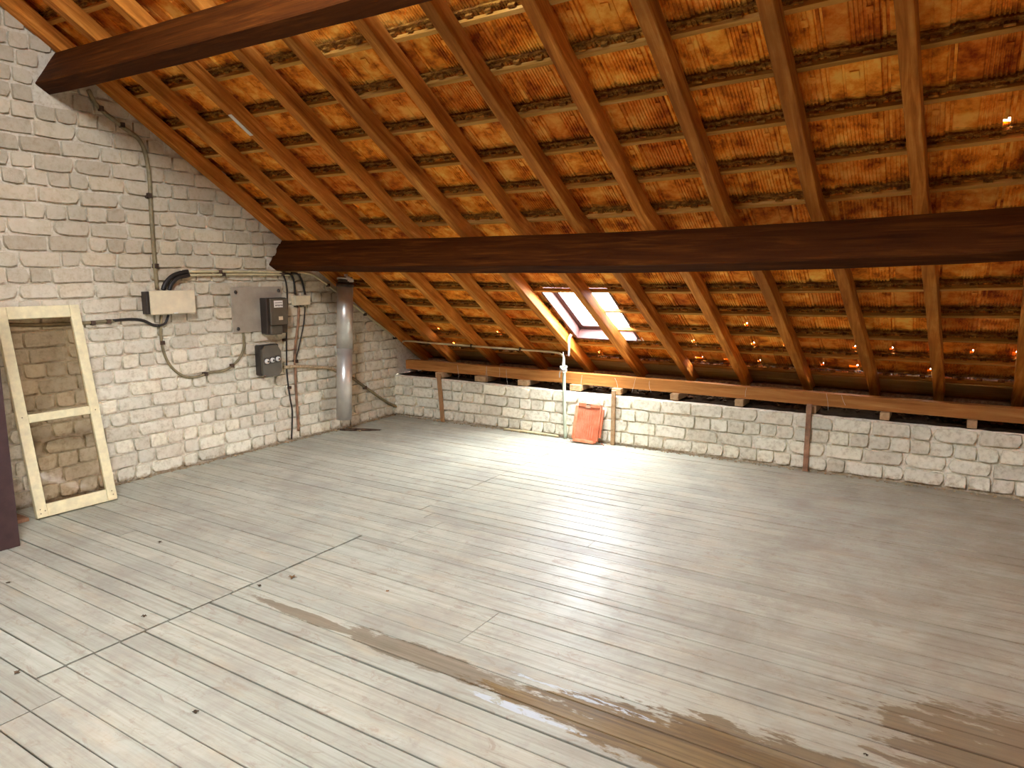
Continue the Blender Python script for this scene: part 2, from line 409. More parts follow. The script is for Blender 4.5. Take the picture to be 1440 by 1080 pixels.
# gable on the left: rough lime-washed mortar face that the bricks stand proud of
V = []; Fc = []
NU, NV = 150, 90
def gtop(y):
    if y >= RIDGE.y: return min(SOF - 0.645 * y + 0.195 + sag(0, -y / 0.84), RIDGE.z + 0.14)
    return SOF - 0.645 * (2 * RIDGE.y - y) + 0.135
for i in range(NU + 1):
    yv = 0.6 + (YB - 0.6) * i / NU
    for j in range(NV + 1):
        zt = gtop(yv); V.append((random.uniform(-0.004, 0.005), yv, -0.02 + (zt + 0.02) * j / NV))
for i in range(NU):
    for j in range(NV):
        a = i * (NV + 1) + j; Fc.append((a, a + 1, a + NV + 2, a + NV + 1))
n = len(V)
V += [(-0.3, 0.6, -0.1), (-0.3, 0.6, gtop(0.6)), (-0.3, RIDGE.y, gtop(RIDGE.y)), (-0.3, YB, gtop(YB)), (-0.3, YB, -0.1)]
Fc += [(n, n + 1, n + 2, n + 3, n + 4)]
for i in range(NU):
    a = i * (NV + 1) + NV; b = a + NV + 1
    Fc.append((a, b, n + 2) if i >= NU // 2 else (a, b, n + 2))
WL = obj('wall_left', new_mesh('wall_left', V, Fc, MAT['mortar'], True), kind='structure')
# knee wall at the eaves
V = []; Fc = []
KY, KZ = -0.115, 0.502
nx, nz = 120, 8
for i in range(nx + 1):
    for j in range(nz + 1): V.append((XE * i / nx, KY + random.uniform(-0.004, 0.005), -0.02 + (KZ + 0.02) * j / nz))
    V.append((XE * i / nx, KY + 0.045 + random.uniform(-0.012, 0.012), KZ - 0.002 + random.uniform(-0.003, 0.003))); V.append((XE * i / nx, 0.42, KZ - 0.005 + random.uniform(-0.006, 0.006)))
m_ = nz + 3
for i in range(nx):
    for j in range(m_ - 1):
        a = i * m_ + j; Fc.append((a, a + m_, a + m_ + 1, a + 1))
WB = obj('wall_back', new_mesh('wall_back', V, Fc, MAT['mortar'], True), kind='structure')
WB.data.materials.append(MAT['dirt'])  # wall top behind the plate: dirt with the void's shade in its colour
for q in range(nx): WB.data.polygons[q * (m_ - 1) + m_ - 2].material_index = 1
g = G().box(-0.05, XE, 0.42, 0.55, 0.0, 0.66); g.build('eaves_upstand', MAT['rawbrick'], WB)
# unseen sides
RW = G(); n = 0
RW.V += [(XE, 0.6, -0.1), (XE, 0.6, gtop(0.6)), (XE, RIDGE.y, gtop(RIDGE.y)), (XE, YB, gtop(YB)), (XE, YB, -0.1)]
RW.V += [(XE + 0.25, v[1], v[2]) for v in RW.V[:5]]
RW.F += [(0, 1, 2, 3, 4), (9, 8, 7, 6, 5)] + [(i, (i + 1) % 5, 5 + (i + 1) % 5, 5 + i) for i in range(5)]
RW.build('wall_right', MAT['mortar'], kind='structure')
G().box(-0.3, XE, YB - 0.2, YB, -0.1, 0.9).build('wall_front', MAT['mortar'], kind='structure')

def brick_mesh(L, H, seed, proud=0.021):
    rnd = random.Random(seed); nu, nv = (7, 5)
    V = []; Fc = []
    cut = [rnd.choice((0.03, 0.06, 0.12, 0.3)) for _ in range(4)]
    skew = rnd.uniform(-0.07, 0.07); bow = rnd.uniform(-0.06, 0.06)
    for i in range(nu):
        for j in range(nv):
            u = -1 + 2 * i / (nu - 1); v = -1 + 2 * j / (nv - 1)
            c = cut[(u > 0) * 2 + (v > 0)]
            au, av = abs(u), abs(v)
            k = 1 - c * 0.55 * (au ** 3) * (av ** 3)
            uu = u * k; vv = v * k + skew * u * (0.5) + bow * (1 - u * u)
            edge = max(au, av)
            x = proud * (1 - edge ** 6 * 0.12) + rnd.uniform(-0.0022, 0.0022)
            if edge > 0.99: x = -0.012
            ju = rnd.uniform(-0.0025, 0.0025); jv = rnd.uniform(-0.0025, 0.0025)
            V.append((x, uu * L / 2 + ju, vv * H / 2 + jv))
    # pull the second ring out close to the rim so that faces stay broad with a soft arris
    def idx(i, j): return i * nv + j
    for i in range(nu):
        for j in range(nv):
            if (i in (1, nu - 2) or j in (1, nv - 2)) and 0 < i < nu - 1 and 0 < j < nv - 1:
                oi = 0 if i == 1 else (nu - 1 if i == nu - 2 else i); oj = 0 if j == 1 else (nv - 1 if j == nv - 2 else j)
                a = Vector(V[idx(i, j)]); b = Vector(V[idx(oi, oj)])
                f = 0.86; V[idx(i, j)] = (a.x, a.y + (b.y - a.y) * (f if oi != i else 0.0), a.z + (b.z - a.z) * (f if oj != j else 0.0))
    dup = {}
    for i in range(nu - 1):
        for j in range(nv - 1):
            q = [(i, j), (i + 1, j), (i + 1, j + 1), (i, j + 1)]
            rim = i in (0, nu - 2) or j in (0, nv - 2)
            if not rim: Fc.append(tuple(idx(*p) for p in q)); continue
            f = []
            for p in q:
                if 0 < p[0] < nu - 1 and 0 < p[1] < nv - 1:
                    if p not in dup: dup[p] = len(V); V.append(V[idx(*p)])
                    f.append(dup[p])
                else: f.append(idx(*p))
            Fc.append(tuple(f))
    return V, Fc
HS = [brick_mesh(0.137, 0.107, 100 + i) for i in range(10)]
ST = [brick_mesh(0.278, 0.107, 200 + i) for i in range(10)]
def meshes(defs, nm, mat): return [new_mesh(nm, v, f, mat, True) for v, f in defs]
HM, SM = meshes(HS, 'brick', MAT['brick']), meshes(ST, 'brick', MAT['brick'])
# gable bricks
bricks = []
CH = 0.1168
r_ = random.Random(3)
row = 0; z = 0.012
while z < 4.2:
    yv = 0.0 - r_.uniform(0.0, 0.12); mode = row % 2
    while yv > -6.0:
        hdr = (r_.random() < (0.86 if mode == 0 else 0.28))
        if 1.0 < z < 2.9 and r_.random() < 0.12: hdr = not hdr
        L = 0.147 if hdr else 0.288; L *= r_.uniform(0.92, 1.07)
        yc = yv - L / 2; zc = z + CH / 2
        if zc < SOF - 0.645 * (yc + L * 0.1) + 0.02 + sag(0, -yc / 0.84) and zc < RIDGE.z:
            bricks.append((yc, zc, L, hdr))
        yv -= L
    z += CH; row += 1
# the purlins are bedded in the gable: no bricks where their ends go in
def in_purlin(yc, zc):
    for s0 in (2.09, 4.43):
        p = Vector((0, yc, zc)) - roof(0, s0, 0, True); a = p.dot(DS); b = p.dot(NR)
        if -0.15 < a < 0.03 and -0.31 < b < 0.05: return True
    return False
bricks = [b for b in bricks if not in_purlin(b[0], b[1])]
def seen(P):
    d = P - CAM; c = [sum(RR[k][i] * d[k] for k in range(3)) for i in range(3)]
    if c[2] < 0.2: return None
    return (720 + F * c[0] / c[2], 540 + F * c[1] / c[2], c[2])
def score(P, size):
    s = seen(P)
    if s is None or not (-15 < s[0] < 1455 and -15 < s[1] < 1095): return -s[2] if s else -99
    return size / s[2]
order = sorted(range(len(bricks)), key=lambda i: -score(Vector((0, bricks[i][0], bricks[i][1])), 1.0 + bricks[i][2]))
keep = set(order[:300]); rest = G()
for i, (yc, zc, L, hdr) in enumerate(bricks):
    k = r_.randrange(10); sc = L / (0.147 if hdr else 0.288); rot = r_.uniform(-0.035, 0.035); dx = r_.uniform(-0.003, 0.004)
    mx = Matrix.Translation((dx, yc, zc + r_.uniform(-0.005, 0.005))) @ Matrix.Rotation(rot, 4, 'X') @ Matrix.Diagonal((1, sc, r_.uniform(0.94, 1.03), 1))
    if i in keep: obj('brick', (HM if hdr else SM)[k], WL, mx)
    else:
        V_, F_ = (HS if hdr else ST)[k]; n = len(rest.V)
        rest.V += [tuple(mx @ Vector(v)) for v in V_]; rest.F += [tuple(n + q for q in f) for f in F_]
o = rest.build('brickwork', MAT['brick'], WL, True, kind='stuff')
# knee-wall bricks: header and stretcher courses
RZ = Matrix.Rotation(-math.pi / 2, 4, 'Z')
CK = 0.1195
for rw in range(4):
    xv = 0.01 + (0.06 if rw == 1 else 0)
    zc = 0.022 + CK * (rw + 0.5)
    while xv < XE - 0.1:
        hdr = rw in (0, 2)
        if r_.random() < 0.08: hdr = not hdr
        L = (0.149 if hdr else 0.30) * r_.uniform(0.93, 1.07)
        sc = L / (0.147 if hdr else 0.288)
        mx = Matrix.Translation((xv + L / 2, KY - r_.uniform(-0.003, 0.004), zc + r_.uniform(-0.004, 0.004))) @ RZ @ Matrix.Rotation(r_.uniform(-0.03, 0.03), 4, 'X') @ Matrix.Diagonal((1.25, sc, 1.03, 1))
        obj('brick', (HM if hdr else SM)[r_.randrange(10)], WB, mx); xv += L

# ---------------------------------------------------------------- roof: tiles on battens
CE = empty('ceiling', kind='structure')
B0, BG = 0.02, 0.3505
def bs(k, x): return B0 + BG * k + 0.012 * max(-0.5, x - 3.2) * (1 if x > 3.2 else 0.6)
TW, TL = 0.277, 0.42
SK = (2.45, 3.14, 0.14, 1.05)       # skylight opening x0 x1 s0 s1
TOPK = 19
def tile_def(kind):
    """underside profile of an interlocking clay tile; local X towards the gable, Y up the slope, Z out"""
    prof = []; t = 0.016; r = random.Random(kind)
    pts = [(-0.004, 0.0), (0.010, 0.0), (0.013, 0.010), (0.024, 0.010), (0.027, 0.001)]
    if kind % 3 != 2:
        u = 0.045 if kind % 3 == 0 else 0.140
        pts.append((u - 0.006, 0.001))
        while u < 0.250:
            pts += [(u, 0.0075), (u + 0.0075, 0.0075), (u + 0.0095, 0.0), (u + 0.0165, 0.0)]; u += 0.019
    else:
        pts += [(0.085, 0.002), (0.088, 0.007), (0.098, 0.007), (0.101, 0.001), (0.185, 0.001), (0.188, 0.006), (0.197, 0.006), (0.200, 0.001), (0.252, 0.001)]
    pts += [(0.262, 0.001), (0.266, 0.012), (0.279, 0.012)]
    ys = [0.06, 0.045, 0.02, -0.225, -0.262, -0.29, -0.36]
    def lift(yv): return 0.0 + (0.06 - yv) / 0.42 * 0.019
    V = []; Fc = []; n = len(pts)
    for yv in ys:
        for (u, w_) in pts:
            f = 1.0 if -0.3 < yv < 0.03 else 0.35
            V.append((-u, yv + r.uniform(-0.0012, 0.0012), lift(yv) + w_ * f + r.uniform(-0.0006, 0.0006)))
    m = len(ys)
    for a in range(m - 1):
        for b in range(n - 1):
            if kind >= 10 and a == 3 and b >= n - 5: continue
            Fc.append((a * n + b, a * n + b + 1, (a + 1) * n + b + 1, (a + 1) * n + b))
    # outer face and lip that laps the next tile
    k0 = len(V)
    for yv in ys:
        V.append((0.004, yv, lift(yv) + t + 0.006)); V.append((-0.302, yv, lift(yv) + t + 0.006)); V.append((-0.302, yv, lift(yv) + t - 0.001)); V.append((-0.279, yv, lift(yv) + t - 0.001))
    for a in range(m - 1):
        c = k0 + a * 4; d = c + 4
        if kind >= 10 and a == 3: # chipped corner: light shows through
            Fc += [(c, d, a * n + n, a * n)]
            continue
        Fc += [(c, c + 1, d + 1, d), (c + 1, c + 2, d + 2, d + 1), (c + 2, c + 3, d + 3, d + 2), (c + 3, a * n + n - 1, (a + 1) * n + n - 1, d + 3), (c, d, (a + 1) * n, a * n)]
    for a in (0, m - 1):
        c = k0 + a * 4
        Fc.append(tuple([a * n + b for b in range(n)] + [c + 3, c + 2, c + 1, c]))
    # nibs and moulded bars under the head
    g = G(); g.V = V; g.F = Fc
    for (x0, x1) in ((-0.085, -0.045), (-0.235, -0.190)):
        g.box(x0, x1, 0.024, 0.040, -0.017, 0.004)
    g.box(-0.150, -0.125, 0.045, 0.060, -0.006, 0.004)
    if kind % 3 == 2: g.box(-0.165, -0.122, -0.14, -0.09, -0.001, 0.004)
    else: g.box(-0.24, -0.21, -0.12, -0.08, -0.0015, 0.004)
    return g.V, g.F
TD = [tile_def(k) for k in (0, 1, 2)] + [tile_def(k) for k in (10, 13, 11)]
TM = [lap_attr(new_mesh('roof_tile', v, f, MAT['tile']), [p[1] for p in v]) for v, f in TD]
TOFF = 0.14
cells = []
rt = random.Random(11)
for k in range(-1, TOPK):
    for j in range(0, 33):
        x0 = 5.908 - TW * 21 - TW + TW * j          # left edge of the tile; local X points left so origin sits on the right edge
        x1 = x0 + TW
        if x1 < -0.1 or x0 > XE: continue
        s = bs(k, (x0 + x1) / 2); lo, hi_ = s - 0.29, s + 0.06
        if x1 > SK[0] + 0.02 and x0 < SK[1] - 0.03 and hi_ > SK[2] + 0.03 and lo < SK[3] - 0.02:
            if x0 < SK[0] - 0.05: cells.append((k, x0, SK[0] + 0.0, s)); 
            continue
        cells.append((k, x0, x1, s))
def tile_mx(x0, x1, s):
    sx = (x1 - x0) / TW
    return roof_matrix(x0, s, TOFF, True, rt.uniform(-0.006, 0.006)) @ Matrix.Diagonal((sx, 1, 1, 1))
scs = [score(roof((c[1] + c[2]) / 2, c[3], 0.1), 1.0) for c in cells]
order = sorted(range(len(cells)), key=lambda i: -scs[i]); keep = set(order[:300]); rest = G(); laps = []
for i, (k, x0, x1, s) in enumerate(cells):
    q = rt.random()
    kd = 2 if q < 0.16 + (0.45 if x0 < 2.6 and s > 1.4 else 0) else (1 if q > 0.66 else 0)
    if (k <= 1 and rt.random() < 0.62 and 0.3 < x0 < 7) or (k == 2 and rt.random() < 0.12): kd = 3 + (kd if kd < 3 else 0)
    if k == 8 and abs(x0 - 5.6) < 0.15: kd = 3
    mx = tile_mx(x0, x1, s)
    if i in keep: obj('roof_tile', TM[kd], CE, mx)
    else:
        V_, F_ = TD[kd]; n = len(rest.V); laps += [p[1] for p in V_]
        rest.V += [tuple(mx @ Vector(v)) for v in V_]; rest.F += [tuple(n + q2 for q2 in f) for f in F_]
lap_attr(rest.build('roof_tiling', MAT['tile'], CE, kind='stuff').data, laps)
# battens
def batten(x0, x1, k):
    L = x1 - x0; g = G(); ns = max(1, int(L / 0.55)); P = []
    s0 = bs(k, x0); base = roof_matrix(x0, s0, 0.11, True); inv = base.inverted()
    for i in range(ns + 1):
        x = x0 + L * i / ns; s = bs(k, x)
        for ds, of in ((-0.014, 0), (0.014, 0), (0.014, 0.028), (-0.014, 0.028)):
            g.V.append(tuple(inv @ roof(x, s + ds + random.uniform(-0.0015, 0.0015), 0.11 + of)))
        if i:
            a = (i - 1) * 4
            for q in range(4): g.F.append((a + q, a + (q + 1) % 4, a + 4 + (q + 1) % 4, a + 4 + q))
    g.F += [(3, 2, 1, 0), tuple(ns * 4 + q for q in range(4))]
    obj('roof_batten', g.mesh('roof_batten', MAT['batten']), CE, base)
for k in range(-1, TOPK):
    s = bs(k, 2.8)
    if SK[2] < s < SK[3]:
        batten(-0.1, SK[0] - 0.03, k); batten(2.93, XE, k)
    else:
        j = rt.choice((3.2, 4.4, 4.99)); batten(-0.1, j, k); batten(j + 0.003, XE, k)
# eaves boards below the last tile course
for i, (a, b) in enumerate(((-0.335, -0.475), (-0.478, -0.64), (-0.643, -0.80))):
    g = G(); base = roof_matrix(0, a, 0.112, False)
    g.box(-XE, 0.05, b - a, 0, 0, 0.022); obj('eaves_board', g.mesh('eaves_board', MAT['eave']), CE, base)
g = G(); g.box(-0.3, XE, RIDGE.y - 0.02, RIDGE.y + 0.02, RIDGE.z - 0.12, RIDGE.z + 0.30).build('ridge_board', MAT['purlin'], CE)
# ridge board and the other slope, behind the camera, with a skylight added for more light
BK0, BK1 = (3.0, 3.95), (0.2, 1.15)     # added opening: x, distance down from ridge
def back_panel(xa, xb, da, db):
    g = G(); V = []
    for t in (0, 0.05):
        for d in (da, db):
            for x in (xa, xb):
                p = Vector((x, RIDGE.y, RIDGE.z)) + Vector((0, -1, -0.645)).normalized() * d + Vector((0, -0.645, 1)).normalized() * (0.12 + t); V.append(tuple(p))
    g.V = V; g.F = [(0, 1, 3, 2), (4, 6, 7, 5), (0, 4, 5, 1), (2, 3, 7, 6), (0, 2, 6, 4), (1, 5, 7, 3)]
    g.build('roof_panel', MAT['tile'], CE)
back_panel(-0.3, XE, -0.1, BK1[0]); back_panel(-0.3, XE, BK1[1], 7.2)
back_panel(-0.3, BK0[0], BK1[0], BK1[1]); back_panel(BK0[1], XE, BK1[0], BK1[1])
def back_pt(x, d, off):
    return Vector((x, RIDGE.y, RIDGE.z)) + Vector((0, -1, -0.645)).normalized() * d + Vector((0, -0.645, 1)).normalized() * off

# ---------------------------------------------------------------- skylights
W1 = empty('window_1', loc=tuple(roof((SK[0] + SK[1]) / 2, SK[2], 0.12)), kind='structure')
def in_roof(o_parent, name, mat, x0, x1, s0, s1, o0, o1, b=0.0, label=None):
    g = G(); base = roof_matrix(x1, s0, o0, False); base.translation.z += sag((x0 + x1) / 2, (s0 + s1) / 2)
    g.box(0, x1 - x0, 0, s1 - s0, 0, o1 - o0, b)
    o = obj(name, g.mesh(name, mat)); o.parent = o_parent
    o.matrix_basis = (Matrix.Translation(o_parent.matrix_basis.translation).inverted() @ base) if o_parent else base
    if label: o['label'] = label
    return o
j = 0.022
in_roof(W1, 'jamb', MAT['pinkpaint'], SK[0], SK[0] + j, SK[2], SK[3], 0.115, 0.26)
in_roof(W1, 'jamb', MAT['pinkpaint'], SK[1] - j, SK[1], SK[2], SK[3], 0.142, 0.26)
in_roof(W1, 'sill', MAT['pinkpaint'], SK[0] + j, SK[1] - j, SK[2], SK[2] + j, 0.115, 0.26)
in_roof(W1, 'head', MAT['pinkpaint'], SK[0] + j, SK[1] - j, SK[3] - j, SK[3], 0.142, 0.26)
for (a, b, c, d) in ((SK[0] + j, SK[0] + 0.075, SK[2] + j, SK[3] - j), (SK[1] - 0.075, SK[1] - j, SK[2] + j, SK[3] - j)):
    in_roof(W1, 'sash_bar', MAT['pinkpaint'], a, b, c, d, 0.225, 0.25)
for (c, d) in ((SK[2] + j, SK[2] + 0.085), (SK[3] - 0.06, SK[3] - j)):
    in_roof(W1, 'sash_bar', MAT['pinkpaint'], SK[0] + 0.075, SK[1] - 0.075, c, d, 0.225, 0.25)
in_roof(W1, 'glass_pane', MAT['glass'], SK[0] + 0.06, SK[1] - 0.06, SK[2] + 0.06, SK[3] - 0.04, 0.236, 0.240)
# flashing skirt of old mortar and lead between frame and tiles
fl = G(); base = roof_matrix(SK[1], SK[2], 0.0, False)
in_roof(W1, 'lead_apron', MAT['bellows'], SK[0] - 0.02, SK[1] + 0.03, SK[2] - 0.09, SK[2] + 0.004, 0.158, 0.166)
# the portal of the sky through each opening (helps sampling of the sky only)
def portal(loc, mat3, sx, sy):
    l = bpy.data.lights.new('skylight_portal', 'AREA'); l.shape = 'RECTANGLE'; l.size = sx; l.size_y = sy; l.cycles.is_portal = True
    o = bpy.data.objects.new('skylight_portal', l); COL.objects.link(o); m = mat3.to_4x4(); m.translation = loc; o.matrix_basis = m
mm = roof_matrix(0, 0, 0, False).to_3x3()   # local Z = outward normal; area lights shine along -Z
portal(roof((SK[0] + SK[1]) / 2, (SK[2] + SK[3]) / 2, 0.27, False), mm @ Matrix.Diagonal((-1, 1, 1)) , SK[1] - SK[0], SK[3] - SK[2])
nb = Vector((0, -0.645, 1)).normalized(); db_ = Vector((0, -1, -0.645)).normalized()
mb = Matrix(((1, 0, 0), (0, -db_.y, nb.y), (0, -db_.z, nb.z)))
portal(back_pt((BK0[0] + BK0[1]) / 2, (BK1[0] + BK1[1]) / 2, 0.2), mb, BK0[1] - BK0[0], BK1[1] - BK1[0])
W2 = empty('added_skylight', loc=tuple(back_pt(3.5, 0.7, 0.14)), kind='structure')  # unseen skylight, added to brighten the room
g = G(); c0 = Vector(back_pt(3.5, 0.7, 0.14))
V = []
for t in (0.0, 0.006):
    for d in BK1:
        for x in BK0: V.append(tuple(back_pt(x, d, 0.15 + t) - c0))
g.V = V; g.F = [(0, 1, 3, 2), (4, 6, 7, 5), (0, 4, 5, 1), (2, 3, 7, 6), (0, 2, 6, 4), (1, 5, 7, 3)]
g.build('glass_pane', MAT['glass'], W2)

# ---------------------------------------------------------------- rafters
RX = {1: (.46, .55, .52, .50), 2: (1.11, 1.16, 1.07, 1.05), 3: (1.765, 1.742, 1.65, 1.655), 4: (2.355, 2.312, 2.20, 2.15),
      5: (2.953, 2.898, 2.76, 2.73), 6: (3.50, 3.397, 3.28, 3.22), 7: (4.04, 3.956, 3.82, 3.78), 8: (4.617, 4.488, 4.365, 4.32),
      9: (5.173, 5.025, 4.925, 4.868), 10: (5.666, 5.547, 5.489, 5.403), 11: (6.214, 6.09, 6.03, 5.95), 12: (6.77, 6.65, 6.6, 6.52), 13: (7.33, 7.2, 7.15, 7.1), 14: (7.9, 7.75, 7.7, 7.65), 15: (8.45, 8.3, 8.25, 8.2), 0: (0.02, 0.02, 0.02, 0.02)}
KS = (-0.45, 1.5, 2.15, 3.7)
def rx(i, s):
    a = RX[i]
    if s <= KS[0]: return a[0]
    for q in range(3):
        if s <= KS[q + 1]: return a[q] + (a[q + 1] - a[q]) * (s - KS[q]) / (KS[q + 1] - KS[q])
    return a[3] + (a[3] - a[2]) / 1.55 * (s - 3.7)
names = {0: 'rough timber rafter lying against the white brick gable', 1: 'timber rafter just right of the steel flue pipe', 2: 'timber rafter second from the steel flue pipe',
         3: 'timber rafter with a white strip on its upper left edge', 4: 'timber rafter brightly lit along the left side of the skylight',
         5: 'timber rafter crossing the middle of the skylight', 6: 'timber rafter just right of the skylight', 7: 'timber rafter second to the right of the skylight',
         8: 'timber rafter third to the right of the skylight', 9: 'timber rafter fourth to the right of the skylight', 10: 'timber rafter fifth to the right of the skylight, nearly upright in view',
         11: 'timber rafter at the right edge of the photo'}
# white strip is painted on rafter 2
names[2], names[3] = 'timber rafter bearing a small white strip above the long purlin', 'timber rafter between the white-strip rafter and the skylight pair'
for i in range(16):
    g = G(); base = roof_matrix(rx(i, 0), 0.0, 0.0, True); inv = base.inverted(); wd = 0.078
    ss = [-0.62 + (RIDGE_S + 0.62) * q / 22 for q in range(23)]; rr_ = random.Random(50 + i)
    for s in ss:
        j1, j2, j3, j4 = [rr_.uniform(-0.0025, 0.0025) for _ in range(4)]
        x = rx(i, s)
        c = 0.004
        for dx, of in ((c + j1, j3), (wd - c + j2, j3), (wd + j2, c + j3), (wd + j4, 0.108), (j4, 0.108), (j1, c + j3)):
            g.V.append(tuple(inv @ roof(x + dx, s, of)))
    for a in range(22):
        for q in range(6): g.F.append((a * 6 + q, a * 6 + (q + 1) % 6, a * 6 + 6 + (q + 1) % 6, a * 6 + 6 + q))
    g.F += [(5, 4, 3, 2, 1, 0), tuple(22 * 6 + q for q in range(6))]
    o = g.mesh('rafter', MAT['rafter'])
    obj('rafter', o, None, base, label=names.get(i, 'timber rafter beyond the right edge of the photo, %s of those there' % {12: 'nearest', 13: 'second', 14: 'third', 15: 'farthest'}.get(i, 'one')), cat='rafter', group='sloping rafters under the clay tiles' if i < 12 else 'rafters beyond the right edge')
# ---------------------------------------------------------------- purlins
def purlin(s0, thick, depth, label, name='purlin', seed=1):
    r = random.Random(seed); g = G(); base = roof_matrix(0.0, s0, 0.0, False); inv = base.inverted(); n = 28
    for i in range(n + 1):
        x = -0.05 + (XE + 0.05) * i / n
        j = [r.uniform(-0.003, 0.003) for _ in range(4)]; c = 0.007
        z = Vector((0, 0, sag(x, s0)))
        for ds, of in ((-c + j[0], -depth + j[2]), (j[0], -depth + c + j[2]), (j[1], -0.001), (-thick, -0.001), (-thick + j[3], -depth + c + j[2]), (-thick + c + j[3], -depth + j[2])):
            g.V.append(tuple(inv @ (roof(x, s0 + ds, of, False) + z)))
    for a in range(n):
        for q in range(6): g.F.append((a * 6 + q, a * 6 + (q + 1) % 6, a * 6 + 6 + (q + 1) % 6, a * 6 + 6 + q))
    g.F += [(5, 4, 3, 2, 1, 0), tuple(n * 6 + q for q in range(6))]
    return obj(name, g.mesh(name, MAT['purlin']), None, base, label=label, cat='beam', group='dark roof beams')
purlin(2.09, 0.11, 0.285, 'long dark brown beam running under the rafters above the skylight', seed=4)
purlin(4.43, 0.115, 0.295, 'upper dark brown beam crossing the top left corner', seed=5)

# ---------------------------------------------------------------- plate, blocks and upright battens on the knee wall
g = G(); n = 24; r = random.Random(8)
PY0, PY1, PZ0, PZ1 = -0.05, 0.05, 0.575, 0.688
for i in range(n + 1):
    x = 0.13 + (XE - 0.13) * i / n; j = [r.uniform(-0.003, 0.003) for _ in range(4)]
    g.V += [(x, PY0 + j[0], PZ0 + j[1]), (x, PY0 + j[0], PZ1 + j[2]), (x, PY1, PZ1 + j[2]), (x, PY1, PZ0 + j[1])]
    if i:
        a = (i - 1) * 4
        for q in range(4): g.F.append((a + q, a + (q + 1) % 4, a + 4 + (q + 1) % 4, a + 4 + q))
g.F += [(3, 2, 1, 0), tuple(n * 4 + q for q in range(4))]
g.build('wall_plate', MAT['plate'], label='long horizontal timber resting on blocks above the low brick wall', cat='beam')
blocks = [(0.619, .12), (1.184, .17), (1.759, .14), (2.40, .14), (2.875, .11), (3.49, .09), (4.105, .085), (4.72, .09), (5.295, .08), (5.907, .075), (6.5, .08)]
bl_labels = ['wooden block under the plate nearest the gable, above the first upright batten', 'wooden block under the plate, second from the gable', 'wooden block under the plate just left of the pale green pipe by one bay',
             'wooden block under the plate right beside the pale green pipe', 'pale wooden block under the plate above the batten right of the clay tile', 'wooden block under the plate, one bay right of the clay tile batten',
             'wooden block under the plate, one bay left of the dark upright batten', 'wooden block under the plate above the dark upright batten', 'wooden block under the plate, one bay right of the dark upright batten',
             'reddish wooden block under the plate nearest the right edge', 'wooden block under the plate beyond the right edge', 'wooden block under the plate beyond the right edge']
for (x, wd), lb in zip(blocks, bl_labels):
    z0 = KZ + 0.008
    G().box(0, wd * 0.9, 0, 0.3, 0, PZ0 - 0.002 - z0, 0.004).build('timber_block', MAT['block'], mat4=Matrix.Translation((x, -0.10, z0)), label=lb, cat='block', group='timber blocks on the knee wall')
def upright(x, wd, zt, mat, label, lean=0.0, foot=0.003):
    g = G(); g.box(-wd / 2, wd / 2, -0.012, 0.012, 0, zt - foot, 0.002)
    g.V = [(v[0] + lean * v[2], v[1], v[2]) for v in g.V]
    g.build('wall_batten', mat, mat4=Matrix.Translation((x, -0.157, foot)), label=label, cat='batten', group='upright battens on the low wall')
upright(0.765, 0.05, 0.57, MAT['knee_batten'], 'leaning upright batten at the gable end of the low wall', lean=-0.09)
upright(2.925, 0.042, 0.56, MAT['block'], 'pale upright batten beside the orange clay tile')
upright(4.755, 0.042, 0.60, MAT['rustpipe'], 'dark stained upright batten on the right part of the low wall')
# dirt and nesting rubble behind the plate
def lumps(name, mat, parent, spots, seed, **kw):
    g = G(); r = random.Random(seed)
    for (x, y, z, s) in spots:
        n0 = len(g.V); pts = []
        for (a, b, c) in ((1, 0, 0), (-1, 0, 0), (0, 1, 0), (0, -1, 0), (0, 0, 1), (0, 0, -1), (.7, .7, .3), (-.7, .7, .3), (.7, -.7, .3), (-.7, -.7, .3)):
            k = s * r.uniform(0.6, 1.15); pts.append((x + a * k, y + b * k, z + c * k * 0.7))
        g.V += pts
        for f in ((6, 4, 0), (8, 0, 4), (7, 1, 4), (9, 4, 1), (6, 2, 4), (7, 4, 2), (8, 4, 3), (9, 3, 4), (0, 2, 6), (0, 8, 3), (1, 7, 2), (1, 3, 9), (5, 2, 0), (5, 0, 3), (5, 1, 2), (5, 3, 1)): g.F.append(tuple(n0 + q for q in f))
    return g.build(name, mat, parent, **kw)
r = random.Random(5)
lumps('rubble', MAT['soot'], None, [(r.uniform(0.1, 8.8), r.uniform(0.08, 0.38), KZ + r.uniform(0.0, 0.03), r.uniform(0.012, 0.04)) for _ in range(420)], 5, kind='stuff', label='dark dirt and crumbs lying on the low wall behind the plate', cat='rubble')
lumps('rubble', MAT['rubble'], None, [(px(a, b, 2, 0.0).x, px(a, b, 2, 0.0).y, 0.004, r.uniform(0.008, 0.022)) for a, b in [(r.uniform(440, 510), 604 - r.uniform(-3, 3)) for _ in range(30)]] +
      [(r.uniform(0.02, 0.05), -r.uniform(0.2, 3.9), 0.003, r.uniform(0.006, 0.016)) for _ in range(120)] + [(r.uniform(0.2, 8), -0.15 - r.uniform(0, 0.02), 0.003, r.uniform(0.005, 0.013)) for _ in range(200)], 6,
      kind='stuff', label='crumbled mortar lying along the foot of the brick walls', cat='rubble')

